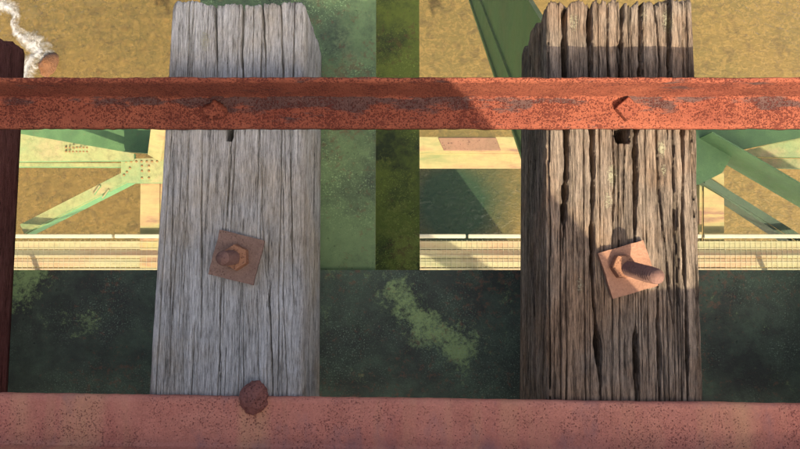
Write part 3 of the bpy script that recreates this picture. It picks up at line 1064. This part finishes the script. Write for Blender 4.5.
kp = NT('sunlit_chord_paint')
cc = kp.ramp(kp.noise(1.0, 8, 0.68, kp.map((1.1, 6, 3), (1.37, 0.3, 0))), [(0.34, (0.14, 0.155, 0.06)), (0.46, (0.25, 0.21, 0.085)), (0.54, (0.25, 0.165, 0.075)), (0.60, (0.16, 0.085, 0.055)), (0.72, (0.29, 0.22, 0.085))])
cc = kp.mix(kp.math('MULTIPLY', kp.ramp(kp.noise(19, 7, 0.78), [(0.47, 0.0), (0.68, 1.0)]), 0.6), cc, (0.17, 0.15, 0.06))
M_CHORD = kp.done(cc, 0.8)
lc = truss_piece('bottom_chord', 'truss member', 'yellowish rusty bottom chord between the two joint plates of the lower truss', chord, M_CHORD)

M_SPLICE = rust_material('rusty_splice', (0.13, 0.085, 0.05), (0.19, 0.105, 0.065), (0.08, 0.04, 0.03), (0.2, 0.12, 0.1), 0.0, 40, seed=9.1)
bm = bmesh.new()
bm_plate(bm, [at(438, 137.5, ZB + 0.012), at(496, 137.5, ZB + 0.012), at(501, 150.5, ZB + 0.012), at(444, 150.5, ZB + 0.012)], 0.0115)
bmesh.ops.bevel(bm, geom=list(bm.edges), offset=0.003, segments=1, affect='EDGES')
sp_ = link('splice_plate', mesh_from(bm, 'splice_plate'), M_SPLICE, lc)

# left joint
def gus(bm):
    bm_plate(bm, [at(121, 159, ZB + 0.05), at(121, 177, ZB + 0.05), at(128, 183, ZB + 0.05), at(190, 183, ZB + 0.05), at(190, 157, ZB + 0.05)], 0.03)
    bm_box(bm, at(158, 175, ZB - 0.16), 0.40, 0.03, 0.40)


g1 = truss_piece('joint_plate', 'gusset plate', 'yellow riveted joint plate beside the silver grey tie', gus)
add_rivets(g1, [(126 + 5.2 * i, 161.5) for i in range(7)] + [(142, 166), (149, 166), (142, 171), (149, 171), (127, 172), (130, 168), (142, 178), (149, 178), (124, 175)], ZB + 0.052, 0.010, M_RIVET)


def d_left(bm):     # truss diagonal climbing to the left: its broad sunlit upper face
    bm_plate(bm, [at(-30, 125, ZB + 0.65), at(134, 153.5, ZB + 0.06), at(134, 160.5, ZB + 0.06), at(-30, 162, ZB + 0.65)], 0.04)
    bm_plate(bm, [at(-30, 162.8, ZB + 0.60), at(125, 163, ZB + 0.0), at(125, 167, ZB + 0.0), at(-30, 166.5, ZB + 0.60)], 0.05)


dl = truss_piece('truss_diagonal', 'truss member', 'pale yellow riveted steel member widening away from the yellow joint plate', d_left)
add_rivets(dl, [(66 + 3.5 * i, 147.5 + j * 4.0, ZB + 0.335) for i in range(7) for j in range(2)] , ZB + 0.3, 0.0085, M_RIVET)


def cover(bm):
    bm_plate(bm, [at(-40, 100, ZB - 0.35), at(200, 100, ZB - 0.35), at(200, 157, ZB - 0.35), at(-40, 140, ZB - 0.35)], 0.03)


truss_piece('web_plate', 'truss member', 'shaded green steel plate behind the pale yellow riveted member', cover, M_GREEN)


def post_l(bm):     # short lit post rising from the left joint under the grey tie
    bm_beam(bm, at(154, 158, ZB + 0.08), at(163, 92, -4.4), 0.12, 0.05)


truss_piece('truss_post', 'truss member', 'thin green steel member rising past the edge of the silver grey tie', post_l, M_CHORD)


def lat_l(bm):
    bm_beam(bm, at(150, 164, ZB - 0.03), at(22, 229, ZB - 0.16), 0.085, 0.02)
    bm_beam(bm, at(152, 169, ZB - 0.045), at(26, 233, ZB - 0.175), 0.02, 0.13)


ll = truss_piece('lateral_brace', 'truss member', 'sunlit slanting brace angle from the yellow joint plate down to the walkway', lat_l)
bm = bmesh.new()
for (px, py) in ((97, 190), (106, 194)):
    q = at(px, py, ZB - 0.07)
    bm_box(bm, q, 0.012, 0.09, 0.02, Matrix.Rotation(R(-35), 3, 'Z'))
bo = link('batten', mesh_from(bm, 'batten'), M_TRUSS, ll)


def strut_l(bm):
    a, b = at(150, 178, ZB - 0.02), at(149, 300, ZB - 0.02)
    bm_beam(bm, a, b, 0.155, 0.02)
    bm_beam(bm, a + Vector((0.09, 0, -0.021)), b + Vector((0.09, 0, -0.021)), 0.02, 0.2)


truss_piece('cross_strut', 'truss member', 'yellow strut running from yellow joint plate to the walkway beside the grey tie', strut_l, M_CHORD)

# right joint, mirrored, seen on its shaded side
def gus_r(bm):
    bm_plate(bm, [at(640, 128, ZB + 0.06), at(738, 128, ZB + 0.06), at(735, 155, ZB + 0.06), at(700, 186, ZB + 0.06), at(640, 186, ZB + 0.06)], 0.03)


M_SHADE = M_TRUSS


def wall_face(bm, p, q, depth, thick):
    """upright plate whose top edge runs p-q"""
    bm_beam(bm, p, q, thick, depth)


def right_joint(bm):
    bm_plate(bm, [at(640, 110, ZB + 0.12), at(860, 110, ZB + 0.12), at(860, 126, ZB + 0.12), at(800, 137.5, ZB + 0.12), at(742, 149.5, ZB + 0.12), at(734, 152, ZB + 0.12), at(722, 173, ZB + 0.12), at(700, 184, ZB + 0.12), at(640, 184, ZB + 0.12)], 0.03)


rj = truss_piece('joint_plate', 'gusset plate', 'shaded dark green joint plate beside the lichen covered brown tie', right_joint, M_GREEN)


def d_right(bm):
    # diagonal climbing to the right: shaded side and sunlit upper face
    bm_plate(bm, [at(738, 152.5, ZB + 0.06), at(840, 126, ZB + 0.10), at(840, 157.5, ZB + 0.10), at(738, 156.5, ZB + 0.06)], 0.03)
    bm_plate(bm, [at(745, 157.5, ZB), at(840, 159.5, ZB + 0.05), at(840, 170, ZB + 0.05), at(752, 167, ZB)], 0.03)


truss_piece('truss_diagonal', 'truss member', 'bright pale member widening away from the dark green joint plate', d_right)


def shade_plate(bm):
    wall_face(bm, at(700, 104, ZB + 0.5), at(860, 84, ZB + 1.2), 0.9, 0.03)


def lat_r(bm):
    wall_face(bm, at(712, 132, ZB + 0.35), at(850, 212, ZB + 0.35), 0.45, 0.010)


truss_piece('lateral_brace', 'truss member', 'deep shaded green brace slanting away from the dark green joint plate', lat_r, M_GREEN)


def lat_r2(bm):
    wall_face(bm, at(700, 180, ZB + 0.02), at(800, 246, ZB - 0.12), 0.16, 0.02)
    bm_beam(bm, at(706, 180, ZB + 0.022), at(812, 246, ZB - 0.118), 0.06, 0.012)


truss_piece('lateral_brace', 'truss member', 'thin dark green brace under the deep shaded one', lat_r2, M_GREY)


def strut_r(bm):
    a, b = at(714, 150, ZB - 0.04), at(714, 300, ZB - 0.04)
    bm_beam(bm, a, b, 0.165, 0.02)
    bm_beam(bm, a - Vector((0.10, 0, 0.021)), b - Vector((0.10, 0, 0.021)), 0.02, 0.2)


truss_piece('cross_strut', 'truss member', 'yellow strut running to the walkway beside the lichen covered brown tie', strut_r, M_CHORD)

# big green diagonal seen through the middle gap
def big(bm):
    X0 = at(497, 80, -3.0).x
    pa = Vector((X0 + 0.02, 0.93 - 1.25, -3.0 + 2.13))
    d1 = at(470, 0, 0) - CAM
    t_ = X0 / d1.x
    lo1 = CAM + d1 * t_
    lo2 = at(497, 80, -3.0)
    d = (lo1 - lo2).normalized()
    up = Vector((1, 0, 0)).cross(d).normalized()
    if up.y < 0:
        up = -up
    hgt = 0.62
    p0, p1 = lo2 - d * 1.6, lo2 + d * 3.4
    for (w0_, w1_, off0, off1) in ((0.0, 0.016, 0.0, hgt),):
        vs_ = []
        for e in (p0, p1):
            for (dx, u) in ((0, 0), (0.02, 0), (0.02, hgt), (0, hgt)):
                vs_.append(bm.verts.new(e + Vector((dx, 0, 0)) + up * u))
        for f in ((0, 1, 2, 3), (7, 6, 5, 4), (0, 4, 5, 1), (1, 5, 6, 2), (2, 6, 7, 3), (3, 7, 4, 0)):
            bm.faces.new([vs_[i] for i in f])
    # edge angle standing proud and a stitch plate
    for u in (0.0, 0.17):
        vs_ = []
        for e in (p0, p1):
            for (dx, uu) in ((-0.012, u), (0.0, u), (0.0, u + 0.02), (-0.012, u + 0.02)):
                vs_.append(bm.verts.new(e + Vector((dx, 0, 0)) + up * uu))
        for f in ((0, 1, 2, 3), (7, 6, 5, 4), (0, 4, 5, 1), (1, 5, 6, 2), (2, 6, 7, 3), (3, 7, 4, 0)):
            bm.faces.new([vs_[i] for i in f])


bdg = truss_piece('truss_diagonal', 'truss member', 'broad dark green plate member slanting down beside the brown tie end', big, M_DIAG)

# mesh walkway over the near chord
yA, yB = at(400, 240, ZB).y, at(400, 276, ZB).y
wk = empty('mesh_walkway', (0, (yA + yB) / 2, ZB - 0.1))
tag(wk, 'pale wire mesh walkway with bright edge rail running below the ties', 'walkway')
npl = 4
for i in range(npl):
    ya = yB + (yA - yB) * i / npl
    yb2 = yB + (yA - yB) * (i + 1) / npl - 0.005
    W(box_part('plank', (-4.2, ya, ZB - 0.05), (4.2, yb2, ZB - 0.02 - 0.004 * (i % 2)), M_PLANK, None, 0.003), wk)
bm = bmesh.new()
for x in np.arange(-4.2, 4.2, 0.042):
    bm_box(bm, Vector((x, (yA + yB) / 2, ZB - 0.014)), 0.0022, abs(yA - yB), 0.002)
for y in np.arange(yB, yA, 0.055):
    bm_box(bm, Vector((0, y, ZB - 0.011)), 8.4, 0.003, 0.002)
wm = link('wire_mesh', mesh_from(bm, 'wire_mesh'), M_WIRE)
wm['kind'] = 'stuff'
W(wm, wk)
yr = at(400, 236, ZB + 0.06).y
bm = bmesh.new()
for i in range(9):
    xa, xb2 = -4.2 + i * 0.95, -4.2 + (i + 1) * 0.95 - 0.02
    bm_box(bm, Vector(((xa + xb2) / 2, yr, ZB + 0.03)), xb2 - xa, 0.032, 0.05)
bevel_all(bm, 0.008, 2)
W(link('edge_rail', mesh_from(bm, 'edge_rail'), M_RAIL), wk)

bm = bmesh.new()
yh = at(400, 276, ZB + 0.24).y  # unseen rail, added to cast a dark band on the walkway
bm_box(bm, Vector((0, yh, ZB + 0.225)), 8.4, 0.020, 0.02)
for x in np.arange(-4.1, 4.2, 1.18):
    bm_box(bm, Vector((x, yh - 0.0005, ZB + 0.09)), 0.03, 0.03, 0.26)
W(link('shade_rail', mesh_from(bm, 'shade_rail'), M_RAIL), wk)

# unseen bar and plates, added to shade the walkway, right joint and water
def walkway_blocker(bm):  # added bar, casts a slanting shadow on the walkway
    a, b = at(425, 240, ZB), at(470, 268, ZB)
    d = (b - a).normalized()
    sh = SUN * (2.6 / SUN.z)
    m = (a + b) / 2 + sh
    bm_beam(bm, m - d * 0.45, m + d * 1.7, 0.17, 0.05)


truss_piece('blocker_bar', 'truss member', 'added unseen slanting green bar that shades the walkway', walkway_blocker)


def joint_blocker(bm):  # unseen plate and bar, added to shade the right joint and brace
    pp = [(690, 105), (870, 105), (870, 128), (800, 139), (745, 150), (738, 160), (724, 178), (690, 190)]
    sh = SUN * (2.3 / SUN.z)
    bm_plate(bm, [at(x, y, ZB + 0.12) + sh for x, y in pp], 0.03)
    a, b = at(712, 141, ZB + 0.15) + sh, at(860, 226, ZB + 0.15) + sh
    bm_beam(bm, a - Vector((0, 0, 0.05)), b - Vector((0, 0, 0.05)), 0.34, 0.03)


truss_piece('blocker_plate', 'sun_blocker', 'added unseen green plate high up that shades the dark green joint plate', joint_blocker)


def sun_blocker(bm):  # unseen plate, added to shade the water in the middle gap
    pp = [(449, 160), (506, 238), (545, 296), (150, 300), (150, 160)]
    sh = SUN * (2.5 / SUN.z)
    bm_plate(bm, [at(x, y, ZW) + sh for x, y in pp], 0.04)


truss_piece('blocker_plate', 'sun_blocker', 'added unseen green plate low down that shades the water', sun_blocker)

# ------------------------------------------------------------------ unseen plate wall, added to cast the big shade
YP = -0.42


def onto(px, py):
    q = at(px, py, 0.0)
    z = (q.y - YP) / 0.79
    return (q.x + 0.33 * z, z)


e1, e2, e3 = onto(495, 128), onto(600, 250), onto(640, 291)
e4 = onto(705, 287)
TT = 1.84
top = (e3[0] + (e1[0] - e3[0]) * TT, e3[1] + (e1[1] - e3[1]) * TT)
outl = [(-1.9, 0.0), (1.9, 0.0), (1.9, e4[1] - 0.02), e4, e3, e2, e1, top, (-0.45, top[1]), (-0.70, e4[1]), (-1.9, e4[1] - 0.02)]
bm = bmesh.new()
A = [bm.verts.new((x, YP, z)) for x, z in outl]
B = [bm.verts.new((x, YP - 0.014, z)) for x, z in outl]
bm.faces.new(A)
bm.faces.new(B[::-1])
for i in range(len(A)):
    bm.faces.new((A[i], B[i], B[(i + 1) % len(A)], A[(i + 1) % len(A)]))
M_BLOCKER = simple('blocker_grey_paint', (0.42, 0.42, 0.38), 0.7, 6, 0.2)  # pale so the added wall bounces some skylight
pg = empty('blocker_wall', (0, YP, 0))
tag(pg, 'added unseen plate wall shading the ties, beside the pinkish angle', 'girder')
W(link('web', mesh_from(bm, 'web'), M_BLOCKER), pg)  # plate of the added unseen wall
for x in (-1.6, -1.0, -0.4, 0.2, 1.0, 1.6):
    W(box_part('blocker_stiffener', (x, YP - 0.10, 0.0), (x + 0.012, YP - 0.0145, 0.48), M_XBEAM, None, 0.001), pg)
W(box_part('blocker_foot_angle', (-1.9, YP - 0.09, 0.0), (1.9, YP - 0.105 + 0.0025, 0.012), M_XBEAM, None, 0.001), pg)
